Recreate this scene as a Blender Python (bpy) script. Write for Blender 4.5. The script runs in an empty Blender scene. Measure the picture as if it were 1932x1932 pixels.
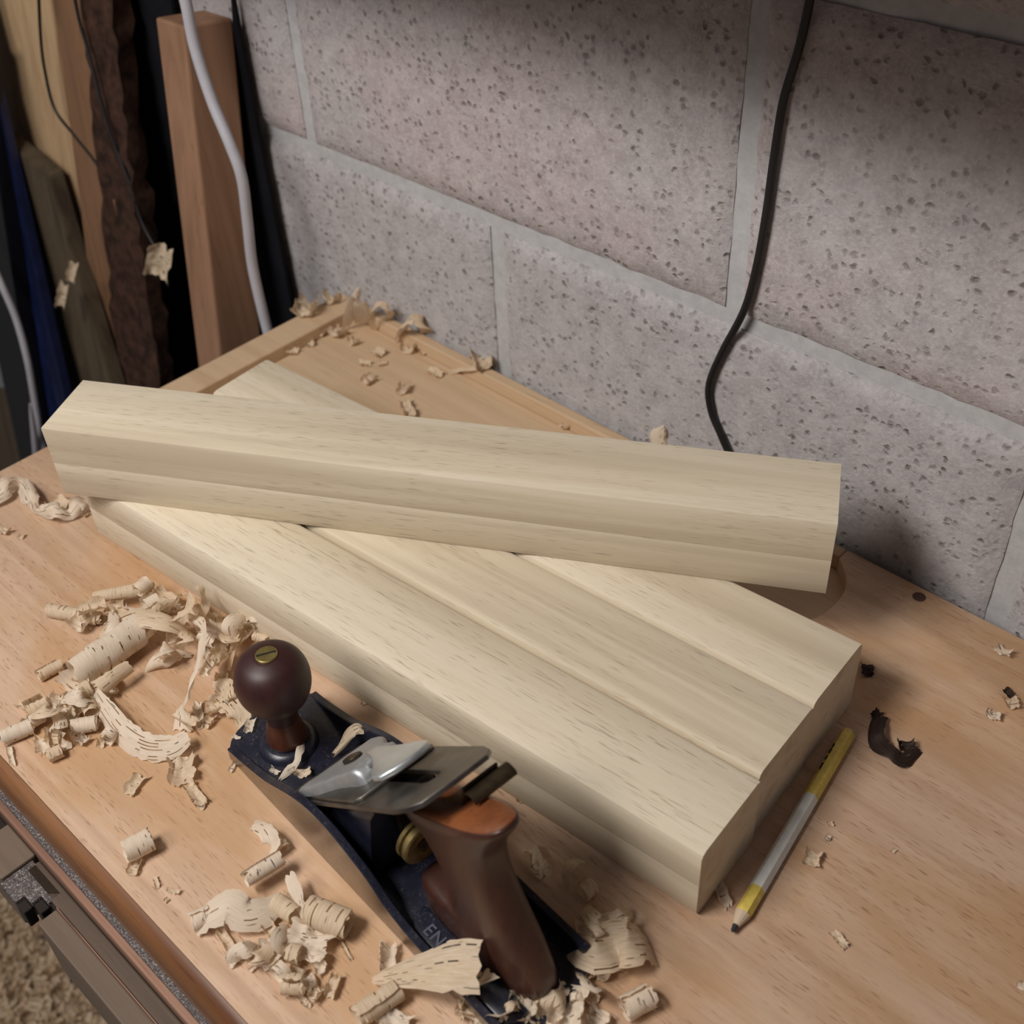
import bpy, bmesh, math, random
from mathutils import Vector, Matrix, noise
random.seed(7)
SC = bpy.context.scene
COL = SC.collection
R = math.radians

# ------------------------------------------------------------------ camera
YAW, PITCH, ROLL, FPX = R(45.7501), R(-40.6231), R(-3.1996), 2290.65
CAM = Vector((0.8341, -0.1045, 0.5869))
_fw = Vector((-math.sin(YAW)*math.cos(PITCH), math.cos(YAW)*math.cos(PITCH), math.sin(PITCH)))
_rt = Vector((math.cos(YAW), math.sin(YAW), 0)); _up = _rt.cross(_fw)
RT = math.cos(ROLL)*_rt + math.sin(ROLL)*_up
UP = -math.sin(ROLL)*_rt + math.cos(ROLL)*_up
cd = bpy.data.cameras.new('camera'); cam = bpy.data.objects.new('camera', cd); COL.objects.link(cam)
M = Matrix((RT, UP, -_fw)).transposed().to_4x4(); M.translation = CAM
cam.matrix_world = M
cd.sensor_width = 36; cd.lens = 36*FPX/1932; cd.clip_start = 0.01
cd.dof.use_dof = True; cd.dof.focus_distance = 0.74; cd.dof.aperture_fstop = 8.5
SC.camera = cam

# ------------------------------------------------------------------ light and exposure
w = bpy.data.worlds.new('world'); SC.world = w; w.use_nodes = True
w.node_tree.nodes['Background'].inputs[0].default_value = (0.92, 0.9, 1.0, 1)
w.node_tree.nodes['Background'].inputs[1].default_value = 0.09
def area(name, loc, target, sx, sy, power, color):
    l = bpy.data.lights.new(name, 'AREA'); l.shape = 'RECTANGLE'; l.size = sx; l.size_y = sy; l.energy = power; l.color = color
    o = bpy.data.objects.new(name, l); COL.objects.link(o); o.location = loc
    o.rotation_euler = (Vector(target)-Vector(loc)).to_track_quat('-Z', 'Y').to_euler(); return o
area('workshop_lamp', (0.24, -0.36, 0.98), (0.38, 0.12, 0), 0.40, 0.16, 9.6, (1.0, 0.955, 0.905))
area('room_lamp', (0.10, -1.50, 1.78), (0.35, 0.25, 0), 0.8, 0.5, 17.0, (1.0, 0.95, 0.92))
SC.view_settings.view_transform = 'Standard'; SC.view_settings.look = 'None'
SC.view_settings.exposure = -0.09; SC.view_settings.gamma = 1.0; SC.view_settings.use_curve_mapping = False

def at(px, py, val=0.0, axis=2):
    """the point of the photograph's pixel (px, py) on the plane axis = val (the bench top is z = 0)"""
    d = _fw + RT*((px-966)/FPX) - UP*((py-966)/FPX)
    return CAM + d*((val-CAM[axis])/d[axis])

# ------------------------------------------------------------------ helpers
def link(o, parent=None):
    COL.objects.link(o)
    if parent is not None: o.parent = parent
    return o
def obj(name, bm, m, parent=None, smooth=False, loc=None):
    me = bpy.data.meshes.new(name); bm.normal_update(); bm.to_mesh(me); bm.free()
    if m is not None: me.materials.append(m)
    if smooth:
        me.polygons.foreach_set('use_smooth', [True]*len(me.polygons))
        if smooth != 'all': me.set_sharp_from_angle(angle=R(smooth if smooth is not True else 40))
    o = bpy.data.objects.new(name, me)
    if loc is not None: o.location = loc
    return link(o, parent)
def tag(o, label=None, cat=None, group=None, kind=None):
    if label: o['label'] = label
    if cat: o['category'] = cat
    if group: o['group'] = group
    if kind: o['kind'] = kind
    return o
def thing(name, label, cat, loc=(0, 0, 0), rz=0.0, group=None):
    o = bpy.data.objects.new(name, None); o.empty_display_size = 0.02
    o.location = loc; o.rotation_euler = (0, 0, rz); link(o)
    return tag(o, label, cat, group)
def bx(bm, x0, x1, y0, y1, z0, z1, bev=0.0, seg=1, mat=None):
    r = bmesh.ops.create_cube(bm, size=1.0)['verts']
    for v in r: v.co = Vector((x0+(x1-x0)*(v.co.x+.5), y0+(y1-y0)*(v.co.y+.5), z0+(z1-z0)*(v.co.z+.5)))
    vs = r
    if bev:
        es = list({e for v in r for e in v.link_edges})
        g = bmesh.ops.bevel(bm, geom=es, offset=bev, segments=seg, affect='EDGES', profile=0.5)
        vs = list({v for f in g['faces'] for v in f.verts} | {v for v in r if v.is_valid})
    if mat is not None: bmesh.ops.transform(bm, matrix=mat, verts=[v for v in vs if v.is_valid])
    return vs
def box(*a, **k):
    bm = bmesh.new(); bx(bm, *a, **k); return bm
def prism(out, z0, z1, holes=(), bev=0.0, seg=2):
    """2D outline (with holes) extruded between z0 and z1"""
    bm = bmesh.new(); es = []
    for loop in [out, *holes]:
        vs = [bm.verts.new((x, y, z0)) for x, y in loop]
        es += [bm.edges.new((vs[i], vs[(i+1) % len(vs)])) for i in range(len(vs))]
    bmesh.ops.triangle_fill(bm, use_beauty=True, use_dissolve=False, edges=es)
    fs = bm.faces[:]
    g = bmesh.ops.extrude_face_region(bm, geom=fs)
    vs = [e for e in g['geom'] if isinstance(e, bmesh.types.BMVert)]
    bmesh.ops.translate(bm, vec=(0, 0, z1-z0), verts=vs)
    bmesh.ops.recalc_face_normals(bm, faces=bm.faces)
    bmesh.ops.dissolve_limit(bm, angle_limit=R(1), verts=bm.verts, edges=bm.edges)
    if bev:
        ed = [e for e in bm.edges if len(e.link_faces) == 2 and e.calc_face_angle(0) > R(50)]
        bmesh.ops.bevel(bm, geom=ed, offset=bev, segments=seg, affect='EDGES', profile=0.5)
    return bm
def lathe(prof, n=48, close=True):
    bm = bmesh.new(); rings = []
    for r, z in prof:
        if r < 1e-6: rings.append([bm.verts.new((0, 0, z))])
        else: rings.append([bm.verts.new((r*math.cos(2*math.pi*i/n), r*math.sin(2*math.pi*i/n), z)) for i in range(n)])
    for a, b in zip(rings, rings[1:]):
        for i in range(n):
            j = (i+1) % n
            q = [a[i % len(a)], a[j % len(a)], b[j % len(b)], b[i % len(b)]]
            q = list(dict.fromkeys(q))
            if len(q) > 2: bm.faces.new(q)
    bmesh.ops.recalc_face_normals(bm, faces=bm.faces)
    return bm
def loft(rings, cap=True, closed=True):
    bm = bmesh.new(); rs = [[bm.verts.new(p) for p in r] for r in rings]; n = len(rs[0])
    for a, b in zip(rs, rs[1:]):
        for i in range(n if closed else n-1):
            j = (i+1) % n; bm.faces.new((a[i], a[j], b[j], b[i]))
    if cap and closed:
        bm.faces.new(rs[0][::-1]); bm.faces.new(rs[-1])
    bmesh.ops.recalc_face_normals(bm, faces=bm.faces)
    return bm
def spline(pts, n):
    """Catmull-Rom through points of any dimension, n samples"""
    P = [list(p) for p in pts]; P = [[2*a-b for a, b in zip(P[0], P[1])]] + P + [[2*a-b for a, b in zip(P[-1], P[-2])]]
    out = []; m = len(P)-3
    for i in range(n):
        t = i/(n-1)*m; k = min(int(t), m-1); t -= k
        a, b, c, d = P[k:k+4]
        out.append([.5*(2*q+(-p+r)*t+(2*p-5*q+4*r-s)*t*t+(-p+3*q-3*r+s)*t**3) for p, q, r, s in zip(a, b, c, d)])
    return out
def tube(pts, rad, n=60, seg=10):
    P = [Vector(p) for p in spline(pts, n)]; rings = []; up = Vector((.3, .2, 1)).normalized()
    for i, p in enumerate(P):
        t = (P[min(i+1, n-1)]-P[max(i-1, 0)]).normalized()
        a = t.cross(up).normalized() if i == 0 else (a - t*a.dot(t)).normalized()
        b = t.cross(a); r = rad(i/(n-1)) if callable(rad) else rad
        rings.append([p+(a*math.cos(2*math.pi*k/seg)+b*math.sin(2*math.pi*k/seg))*r for k in range(seg)])
    return loft(rings)

# ------------------------------------------------------------------ materials
class NT:
    def __init__(s, name):
        s.m = bpy.data.materials.new(name); s.m.use_nodes = True; s.t = s.m.node_tree; s.b = s.t.nodes['Principled BSDF']
        s.tc = s.t.nodes.new('ShaderNodeTexCoord')
    def n(s, typ, ins=None, **kw):
        x = s.t.nodes.new(typ)
        for k, v in kw.items(): setattr(x, k, v)
        for k, v in (ins or {}).items():
            if hasattr(v, 'is_linked') or isinstance(v, bpy.types.NodeSocket): s.t.links.new(v, x.inputs[k])
            else: x.inputs[k].default_value = v
        return x
    def map(s, scale, loc=(0, 0, 0), rot=(0, 0, 0), src=None):
        return s.n('ShaderNodeMapping', {0: src or s.tc.outputs['Object'], 'Scale': scale, 'Location': loc, 'Rotation': rot}).outputs[0]
    def noise(s, vec, scale=1, detail=3, rough=.55, dist=0):
        return s.n('ShaderNodeTexNoise', {'Vector': vec, 'Scale': scale, 'Detail': detail, 'Roughness': rough, 'Distortion': dist}).outputs[0]
    def ramp(s, fac, stops):
        r = s.n('ShaderNodeValToRGB', {0: fac}); e = r.color_ramp.elements
        while len(e) < len(stops): e.new(.5)
        for q, (p, c) in zip(e, stops): q.position = p; q.color = (*c, 1) if len(c) == 3 else c
        return r.outputs[0]
    def fac(s, fac, a, b):
        return s.n('ShaderNodeMapRange', {0: fac, 1: a, 2: b}).outputs[0]
    def mix(s, fac, a, b, mode='MIX'):
        x = s.n('ShaderNodeMix', data_type='RGBA', blend_type=mode)
        for i, v in ((0, fac), (6, a), (7, b)):
            if isinstance(v, bpy.types.NodeSocket): s.t.links.new(v, x.inputs[i])
            elif i == 0: x.inputs[0].default_value = v
            else: x.inputs[i].default_value = (*v, 1)
        return x.outputs[2]
    def mul(s, a, b):
        return s.n('ShaderNodeMath', {0: a, 1: b}, operation='MULTIPLY').outputs[0]
    def bump(s, h, strength=.3, dist=.001, prev=None):
        ins = {'Height': h, 'Strength': strength, 'Distance': dist}
        if prev is not None: ins['Normal'] = prev
        return s.n('ShaderNodeBump', ins).outputs[0]
    def set(s, **k):
        for key, v in k.items():
            key = {'base': 'Base Color', 'rough': 'Roughness', 'metal': 'Metallic', 'spec': 'Specular IOR Level', 'nrm': 'Normal', 'coat': 'Coat Weight', 'coatr': 'Coat Roughness'}[key]
            i = s.b.inputs[key]
            if isinstance(v, bpy.types.NodeSocket): s.t.links.new(v, i)
            else: i.default_value = (*v, 1) if isinstance(v, tuple) else v
        return s.m
def rnd_vec(t):
    """object-space coordinates shifted by a random amount per object so that no two boards share their grain"""
    oi = t.n('ShaderNodeObjectInfo')
    sh = t.n('ShaderNodeVectorMath', {0: oi.outputs['Random'], 1: (37.0, 11.0, 23.0)}, operation='MULTIPLY').outputs[0]
    return t.n('ShaderNodeVectorMath', {0: t.tc.outputs['Object'], 1: sh}, operation='ADD').outputs[0]
def wood(name, light, mid, dark, axis=0, grain=160, fleck=.5, fleckc=None, rough=.55, spec=.3, streak=1.0, patch=None, patch_r=(.5, .62), patch_scale=6, coat=0, fine=.3, fl_l=.045):
    t = NT(name); v = rnd_vec(t)
    def st(k, l=.06):
        s = [k, k, k]; s[axis] = k*l; return t.map(tuple(s), src=v)
    broad = t.noise(st(38, .035), 1, 3, .6, .6)
    c = t.ramp(broad, [(.34, mid), (.5, light), (.66, mid)] if streak < 1 else [(.30, dark), (.44, mid), (.56, light), (.7, mid)])
    g = t.noise(st(grain*4.5, .03), 1, 4, .7)
    c = t.mix(t.mul(t.fac(g, .5, .8), fine), c, dark, 'MIX')
    if patch:
        pn = t.noise(t.map((patch_scale*.45 if axis == 0 else patch_scale, patch_scale, patch_scale), src=v), 1, 4, .6, .4)
        c = t.mix(t.mul(t.fac(pn, *patch_r), .6), c, patch)
    f = t.noise(st(grain*8, fl_l), 1, 1, .4)
    fl = t.mul(t.fac(f, .63, .72), t.fac(t.noise(st(30, .2), 1, 2, .5), .35, .6))
    c = t.mix(t.mul(fl, fleck), c, fleckc or tuple(x*.45 for x in dark))
    t.set(base=c, rough=rough, spec=spec, nrm=t.bump(g, .12, .0006))
    if coat: t.set(coat=coat, coatr=.25)
    return t.m
def plain(name, col, rough=.5, metal=0, spec=.5, var=.12, scale=60, bump=.0, coat=0):
    t = NT(name); n = t.noise(t.map((scale,)*3), 1, 5, .65)
    c = t.mix(t.fac(n, .35, .7), tuple(x*(1-var) for x in col), tuple(min(1, x*(1+var)) for x in col))
    t.set(base=c, rough=t.n('ShaderNodeMapRange', {0: n, 3: rough*.85, 4: min(1, rough*1.15)}).outputs[0], metal=metal, spec=spec)
    if bump: t.set(nrm=t.bump(n, bump, .0006))
    if coat: t.set(coat=coat, coatr=.2)
    return t.m

M_oak = wood('pale_oak', (.70, .615, .475), (.65, .56, .415), (.55, .46, .335), grain=170, fleck=.55, fleckc=(.20, .15, .10), rough=.6, spec=.25, fine=.35)
M_bench = wood('beech_bench', (.59, .41, .285), (.48, .315, .21), (.35, .21, .13), grain=150, fleck=.6, fleckc=(.22, .10, .05), rough=.5, spec=.3,
               patch=(.45, .25, .105), patch_r=(.44, .62), patch_scale=13, streak=.5, fine=.4, fl_l=.085)
M_tray = wood('tray_beech', (.58, .42, .27), (.52, .365, .225), (.40, .26, .15), grain=120, fleck=.3, rough=.55, streak=.5)
M_nose = wood('brown_varnish', (.25, .115, .05), (.20, .085, .034), (.11, .042, .018), grain=120, fleck=.6, rough=.35, spec=.5)
M_rail = wood('grey_rail_wood', (.12, .083, .06), (.095, .065, .048), (.06, .04, .03), grain=90, fleck=.3, rough=.6)
M_raillight = wood('rail_light_wood', (.17, .122, .088), (.145, .105, .075), (.10, .07, .05), grain=90, rough=.6, streak=.5)
M_bead = wood('bead_wood', (.33, .185, .125), (.27, .145, .095), (.14, .07, .05), grain=90, rough=.55)
M_groove = plain('dark_groove', (.015, .009, .007), .9)
def dusty():
    t = NT('metal_dust'); v = t.noise(t.map((900,)*3), 1, 2, .7)
    c = t.ramp(v, [(.38, (.05, .04, .04)), (.56, (.13, .105, .10)), (.70, (.42, .40, .38))])
    return t.set(base=c, rough=.6, nrm=t.bump(v, .8, .001))
M_dust = dusty()
def enamel():
    t = NT('navy_enamel'); a = t.noise(t.map((90,)*3), 1, 5, .7); b = t.noise(t.map((650,)*3), 1, 2, .6)
    c = t.mix(t.fac(a, .4, .75), (.009, .010, .021), (.020, .021, .038))
    up = t.n('ShaderNodeSeparateXYZ', {0: t.n('ShaderNodeNewGeometry').outputs['Normal']}).outputs[2]
    dust = t.mul(t.mul(t.fac(b, .55, .8), t.fac(a, .42, .7)), t.fac(up, .6, .95))
    c = t.mix(t.mul(dust, .75), c, (.22, .19, .15))
    return t.set(base=c, rough=.33, spec=.5, nrm=t.bump(a, .25, .0008))
M_navy = enamel()
M_steel = plain('ground_steel', (.36, .33, .29), .34, 1.0, var=.15, scale=150)
M_iron = plain('plane_iron_steel', (.20, .185, .165), .46, 1.0, var=.22, scale=70)
M_alu = plain('cast_aluminium', (.42, .43, .44), .5, .7, var=.08, scale=180, bump=.15)
M_bright = plain('polished_aluminium', (.62, .66, .68), .36, .8, var=.06, scale=180)
M_brass = plain('old_brass', (.46, .36, .13), .4, .9, var=.25, scale=120)
M_wheel = plain('dull_brass', (.28, .21, .085), .5, .8, var=.3, scale=140)
M_darkbrass = plain('tarnished_brass', (.10, .075, .045), .42, .85, var=.3, scale=90)
M_black = plain('black_slot', (.006, .006, .006), .7)
def rosewood(name, a, b, rough, coat):
    t = NT(name); n = t.noise(t.map((40, 40, 9)), 1, 5, .65, 1.2); f = t.noise(t.map((500, 500, 40)), 1, 2, .5)
    c = t.mix(t.fac(n, .35, .68), b, a); c = t.mix(t.mul(t.fac(f, .6, .75), .5), c, tuple(x*.4 for x in b))
    return t.set(base=c, rough=rough, spec=.5, coat=coat, coatr=.2)
M_knob = rosewood('dark_rosewood', (.050, .014, .012), (.030, .009, .009), .48, .0)
M_neck_lit = rosewood('lit_rosewood', (.10, .030, .014), (.06, .018, .010), .4, .1)  # same wood as the knob, with light on the neck put into the colour
M_tote = rosewood('rosewood', (.070, .025, .014), (.038, .014, .010), .42, .1)
M_worn = rosewood('worn_rosewood', (.24, .075, .022), (.13, .04, .013), .5, .1)
def shaving_mat(name, a, b, slit=.8, trans=.25):
    t = NT(name); st = t.n('ShaderNodeAttribute', attribute_name='st').outputs['Vector']
    oi = t.n('ShaderNodeObjectInfo').outputs['Random']
    sh = t.n('ShaderNodeVectorMath', {0: oi, 1: (5., 9., 3.)}, operation='MULTIPLY').outputs[0]
    v = t.n('ShaderNodeVectorMath', {0: st, 1: sh}, operation='ADD').outputs[0]
    g = t.noise(t.map((90, 900, 1), src=v), 1, 4, .65)
    c = t.mix(t.fac(g, .35, .68), b, a)
    s = t.noise(t.map((110, 700, 1), loc=(3, 1, 0), src=v), 1, 1, .3)
    c = t.mix(t.mul(t.fac(s, .70, .735), slit), c, (.07, .035, .015))
    t.set(base=c, rough=.62, spec=.25, nrm=t.bump(g, .35, .0004))
    tr = t.n('ShaderNodeBsdfTranslucent', {0: c}); mx = t.n('ShaderNodeMixShader', {0: trans, 1: t.b.outputs[0], 2: tr.outputs[0]})
    t.t.links.new(mx.outputs[0], t.t.nodes['Material Output'].inputs[0]); return t.m
M_shav = shaving_mat('wood_shaving', (.84, .70, .53), (.68, .53, .36), .7, .32)
M_shavp = shaving_mat('pale_shaving', (.88, .78, .65), (.78, .65, .50), .85, .32)
M_shavd = shaving_mat('dark_shaving', (.035, .018, .012), (.015, .008, .006), .3, .05)

# ------------------------------------------------------------------ the setting: block wall, side wall, floor
def block_mat(name, pk):
    t = NT(name); v = rnd_vec(t); oi = t.n('ShaderNodeObjectInfo').outputs['Random']
    big = t.noise(t.map((7,)*3, src=v), 1, 4, .6); mid = t.noise(t.map((55,)*3, src=v), 1, 4, .7); fin = t.noise(t.map((330,)*3, src=v), 1, 3, .7)
    grey = t.mix(t.fac(mid, .3, .7), (.335, .325, .335), (.48, .465, .475))
    pink = t.mix(t.fac(mid, .3, .7), (.355, .295, .30), (.50, .44, .44))
    c = t.mix(t.mul(t.fac(big, .35, .62), pk), grey, pink)
    c = t.mix(t.mul(t.fac(fin, .45, .7), .5), c, (.60, .56, .53))
    warp = t.n('ShaderNodeVectorMath', {0: v, 1: t.n('ShaderNodeVectorMath', {0: t.n('ShaderNodeTexNoise', {'Vector': t.map((160,)*3, src=v), 'Scale': 1.0}).outputs[1], 1: (.006, .006, .006)}, operation='MULTIPLY').outputs[0]}, operation='ADD').outputs[0]
    vo = t.n('ShaderNodeTexVoronoi', {'Vector': warp, 'Scale': 175.0, 'Randomness': 1.0}); d = vo.outputs['Distance']
    rnd = t.n('ShaderNodeSeparateColor', {0: vo.outputs['Color']}).outputs[0]
    pit = t.n('ShaderNodeMath', {0: t.fac(d, .50, .16), 1: t.fac(rnd, .48, 1.0)}, operation='MULTIPLY').outputs[0]
    c = t.mix(t.mul(pit, .66), c, (.12, .095, .085))
    h = t.n('ShaderNodeMath', {0: t.mul(mid, .8), 1: t.mul(pit, -1.2)}, operation='ADD').outputs[0]
    h = t.n('ShaderNodeMath', {0: h, 1: t.mul(fin, .35)}, operation='ADD').outputs[0]
    return t.set(base=c, rough=.92, spec=.15, nrm=t.bump(h, .6, .0022))
M_block = block_mat('pink_concrete_block', 1.0); M_blockg = block_mat('grey_concrete_block', .15)
M_mortar = plain('mortar', (.47, .47, .475), .9, spec=.15, var=.1, scale=120, bump=.5)
WALL = (0, .5004, 0)
bm = box(-1.0, 3.0, .0045, .12, -.85, 1.7)
wall = tag(obj('wall_back', bm, M_mortar, None, loc=WALL), 'rough grey and pink concrete block wall behind the workbench', kind='structure')
wall.rotation_euler = (0, 0, R(.72))
U0, ZB = -.0176, .1376
def block(x, z):
    nx, nz = 40, 20; wd, ht = .4355, .2125
    bm = bmesh.new(); g = []
    off = Vector((x*3.1, z*2.7, 4))
    for j in range(nz+1):
        row = []
        for i in range(nx+1):
            u, v = i/nx, j/nz
            # crowd the grid toward the arrises so the edges round over
            u = .5+.5*math.copysign(abs(2*u-1)**.8, 2*u-1); v = .5+.5*math.copysign(abs(2*v-1)**.8, 2*v-1)
            px, pz = (u-.5)*wd, (v-.5)*ht
            e = min(wd/2-abs(px), ht/2-abs(pz))
            y = -.0005+.004*max(0, 1-e/.006)**2 + .0011*noise.noise(Vector((px*45, pz*45, 0))+off) + .0007*noise.noise(Vector((px*140, pz*140, 0))+off)
            k = .0013*noise.noise(Vector((px*60, pz*60, 9))+off) if e < .001 else 0
            row.append(bm.verts.new((px+k, y, pz+k)))
        g.append(row)
    for j in range(nz):
        for i in range(nx): bm.faces.new((g[j][i], g[j][i+1], g[j+1][i+1], g[j+1][i]))
    rim = g[0]+[r[-1] for r in g[1:]]+g[-1][-2::-1]+[r[0] for r in g[-2:0:-1]]
    back = [bm.verts.new((v.co.x, .02, v.co.z)) for v in rim]
    for i in range(len(rim)):
        j = (i+1) % len(rim); bm.faces.new((rim[i], back[i], back[j], rim[j]))
    bmesh.ops.recalc_face_normals(bm, faces=bm.faces)
    return obj('block', bm, M_block if z > ZB else M_blockg, wall, smooth=50, loc=(x, 0, z))
for course in range(-1, 3):
    zc = ZB+.225*course+.1125
    sh = 0 if course % 2 == 0 else .225
    for k in range(-3, 4):
        xc = U0+sh+.45*k+.225
        if -.95 < xc < 1.6: block(xc, zc)
bm = box(-1.0, -.88, -1.5, .62, -.85, 1.7)
tag(obj('wall_left', bm, M_mortar), 'bare mortar grey side wall left of the workbench', kind='structure')
bm = box(-1.0, 3.0, -2.5, .62, -.95, -.85)
M_floor = plain('concrete_floor', (.20, .18, .165), .85, spec=.2, var=.2, scale=20, bump=.3)
tag(obj('floor', bm, M_floor), 'grey concrete workshop floor', kind='structure')

# the shelf over the bench, whose underside shades the top of the wall
sh = thing('wall_shelf', 'dark wooden shelf on the block wall above the workbench', 'shelf', (0, 0, 0))
obj('board', box(-.86, 1.5, .246, .4965, .478, .498, .002), wood('shelf_wood', (.20, .12, .07), (.16, .09, .05), (.08, .045, .025), grain=60), sh)
for x in (-.4, .95): obj('bracket', prism([(0, 0), (.2, 0), (.19, -.012), (.018, -.17), (0, -.17)], -.012, .012), M_darkbrass, sh).matrix_basis = Matrix.Translation((x, .499, .477)) @ Matrix(((0, 0, 1, 0), (-1, 0, 0, 0), (0, 1, 0, 0), (0, 0, 0, 1)))

# ------------------------------------------------------------------ the workbench
wb = thing('workbench', 'beech workbench with a shallow tray along its back', 'workbench', (0, 0, 0))
out = [(0, 0), (2.0, 0), (2.0, .4985), (.551, .4985), (.551, .488)]
out += [(p[0], p[1]) for p in spline([(.552, .487), (.568, .470), (.5735, .449), (.570, .425), (.556, .402), (.532, .384), (.506, .37)], 22)]
out += [(.47, .33), (.44, .286), (.0305, .286), (0, .286)]
bm = prism(out, -.034, 0, bev=.0015, seg=2); obj('bench_top', bm, M_bench, wb, smooth=30)
obj('end_board', box(0, .0303, .2863, .4985, -.034, 0, .0015, 2), M_tray, wb)
obj('back_rail', box(.0305, .5508, .4885, .4985, -.034, 0, .0012, 2), M_tray, wb)
obj('tray_board', box(.0304, .60, .25, .4884, -.034, -.0115, .002, 2), M_tray, wb)
prof = [(.0, 0), (-.003, -.0008), (-.006, -.004), (-.0078, -.010), (-.0085, -.018), (-.0082, -.027), (-.0074, -.034), (.0, -.034)]
obj('front_nosing', loft([[(x, y-.0001, z) for y, z in prof] for x in (0, 2.0)]), M_nose, wb, smooth=40)
obj('dusty_ledge', box(0, 2.0, -.0108, 0, -.0385, -.0342), M_dust, wb)
obj('bead', box(0, 2.0, -.0150, 0, -.048, -.0388, .0015, 2), M_bead, wb)
obj('apron', box(0, 2.0, -.0135, .012, -.13, -.0484), M_rail, wb)
for x, y in ((.05, .08), (1.85, .08), (.05, .44), (1.85, .44)): obj('leg', box(x, x+.07, y-.035, y+.035, -.85, -.037, .003), M_nose, wb)
obj('back_apron', box(.0, 2.0, .455, .485, -.15, -.037), M_rail, wb)
kn = lathe([(0, .0002), (.0035, .0002), (.0045, .0)], 20); obj('knot', kn, plain('knot', (.07, .03, .02), .6), wb, loc=(.6123, .489, .0002))

# vice runner below the front edge
vr = thing('vice_runner', 'worn wooden vice runner rails below the front edge of the bench', 'vice', (.34, -.025, -.1))
def vp(name, x0, x1, y0, y1, z0, z1, m, bev=.0012): return obj(name, box(x0-.34, x1-.34, y0+.025, y1+.025, z0+.1, z1+.1, bev, 2), m, vr)
vp('inner_rail', .30, 1.9, -.0236, -.0136, -.13, -.0605, M_rail)
vp('outer_rail', .339, 1.9, -.0372, -.0241, -.115, -.060, M_raillight)
vp('rail_glint', .339, 1.9, -.0242, -.0235, -.11, -.0592, M_bead, .0002)  # glint along the rail edge, modelled as a thin orange-brown strip
vp('wooden_block', .262, .2965, -.0372, -.0136, -.11, -.058, M_raillight)
pl = prism([(x-.34, y+.025) for x, y in [(.2965, -.0390), (.3160, -.0390), (.3160, -.0328), (.3238, -.0328), (.3238, -.0258), (.3318, -.0258), (.3318, -.0165), (.2965, -.0165)]], .0310, .0395, bev=.0006); obj('dusty_plate', pl, M_dust, vr, smooth=30)
for x, y in ((.3208, -.0362), (.3287, -.0292), (.3367, -.0222)): vp('tooth', x-.0044, x+.0044, y-.0030, y+.0030, -.078, -.0625, M_groove, .0008)
vp('dark_socket', .215, .2618, -.036, -.0136, -.11, -.064, M_groove)
obj('rail_notch', box(.0, .012, -.0042, .0042, -.01, .0), M_groove, vr, loc=(-.072, .016, .0408))

# ------------------------------------------------------------------ four laminated oak blanks
def blank(label, cx, cy, z, ang, L, W, H, seam=.5, c=.0042, group='laminated oak blanks'):
    t = thing('oak_blank', label, 'timber', (cx, cy, z), R(ang), group)
    hs = H*seam; s = .0003
    up = [(-W/2, hs+s), (-W/2+.0001, hs), (W/2-.0001, hs), (W/2, hs+s), (W/2, H-c), (W/2-c*.3, H-c*.3), (W/2-c, H), (-W/2+c, H), (-W/2+c*.3, H-c*.3), (-W/2, H-c)]
    lo = [(-W/2, c), (-W/2+c*.3, c*.3), (-W/2+c, 0), (W/2-c, 0), (W/2-c*.3, c*.3), (W/2, c), (W/2, hs-s), (W/2-.0001, hs), (-W/2+.0001, hs), (-W/2, hs-s)]
    for p in (up, lo): obj('lamination', loft([[(x, y, zz) for y, zz in p] for x in (-L/2, L/2)]), M_oak, t, smooth=25)
    return t
BH = .0558
def from_end(ex, ey, ang, L): a = R(ang); return ex-math.cos(a)*L/2, ey-math.sin(a)*L/2
for (ex, ey, ang), lab in zip(((.6432, .2278, 5.05), (.6358, .2884, 4.75), (.6302, .3488, 4.6)),
        ('frontmost of the three parallel pale oak blanks, right behind the hand plane', 'middle one of the three parallel pale oak blanks lying side by side', 'rearmost of the three parallel pale oak blanks, nearest the wall')):
    x, y = from_end(ex, ey, ang, .517); blank(lab, x, y, 0, ang, .517, .0594, BH)
a = R(30.11); e = Vector((math.cos(a), math.sin(a))); n = Vector((-e.y, e.x)); c = Vector((.1397, .1363))+e*.2602+n*.029
blank('pale oak blank lying askew on top of the three others', c.x, c.y, BH+.0002, 30.11, .5204, .058, .0572, .48, .001)

# ------------------------------------------------------------------ pencil
tip = at(1381, 1759, .0032); top = at(1601, 1381, .0043); ax = (top-tip); PLEN = ax.length
pc = thing('pencil', 'short worn pencil, yellow with a white middle, beside the oak blanks', 'pencil', tuple(tip))
rot = ax.to_track_quat('Z', 'Y').to_matrix().to_4x4()
def pseg(name, prof, m, n=6, lab=None):
    bm = lathe(prof, n); bmesh.ops.transform(bm, matrix=rot, verts=bm.verts); o = obj(name, bm, m, pc, smooth=25)
    if lab: o['label'] = lab
    return o
M_pyel = plain('yellow_paint', (.74, .57, .12), .42, var=.15, scale=200); M_pwhite = plain('white_paint', (.74, .76, .72), .42, var=.08, scale=200)
r = .0045; L = PLEN
pseg('lead', [(0, 0), (.0012, .001), (.0019, .0045)], plain('graphite', (.03, .03, .035), .4), 12)
pseg('sharpened_cone', [(.0019, .0045), (r*.98, .0125)], M_shav, 12)
pseg('front_paint', [(r*.9, .0122), (r, .0135), (r, .030)], M_pyel, 6, 'yellow painted end by the point')
pseg('middle_paint', [(r, .030), (r, .100)], M_pwhite, 6, 'chipped white painted middle')
pseg('rear_paint', [(r, .100), (r, L-.002), (r*.8, L), (0, L)], M_pyel, 6, 'yellow painted rear end')
q = rot.to_3x3()
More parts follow.
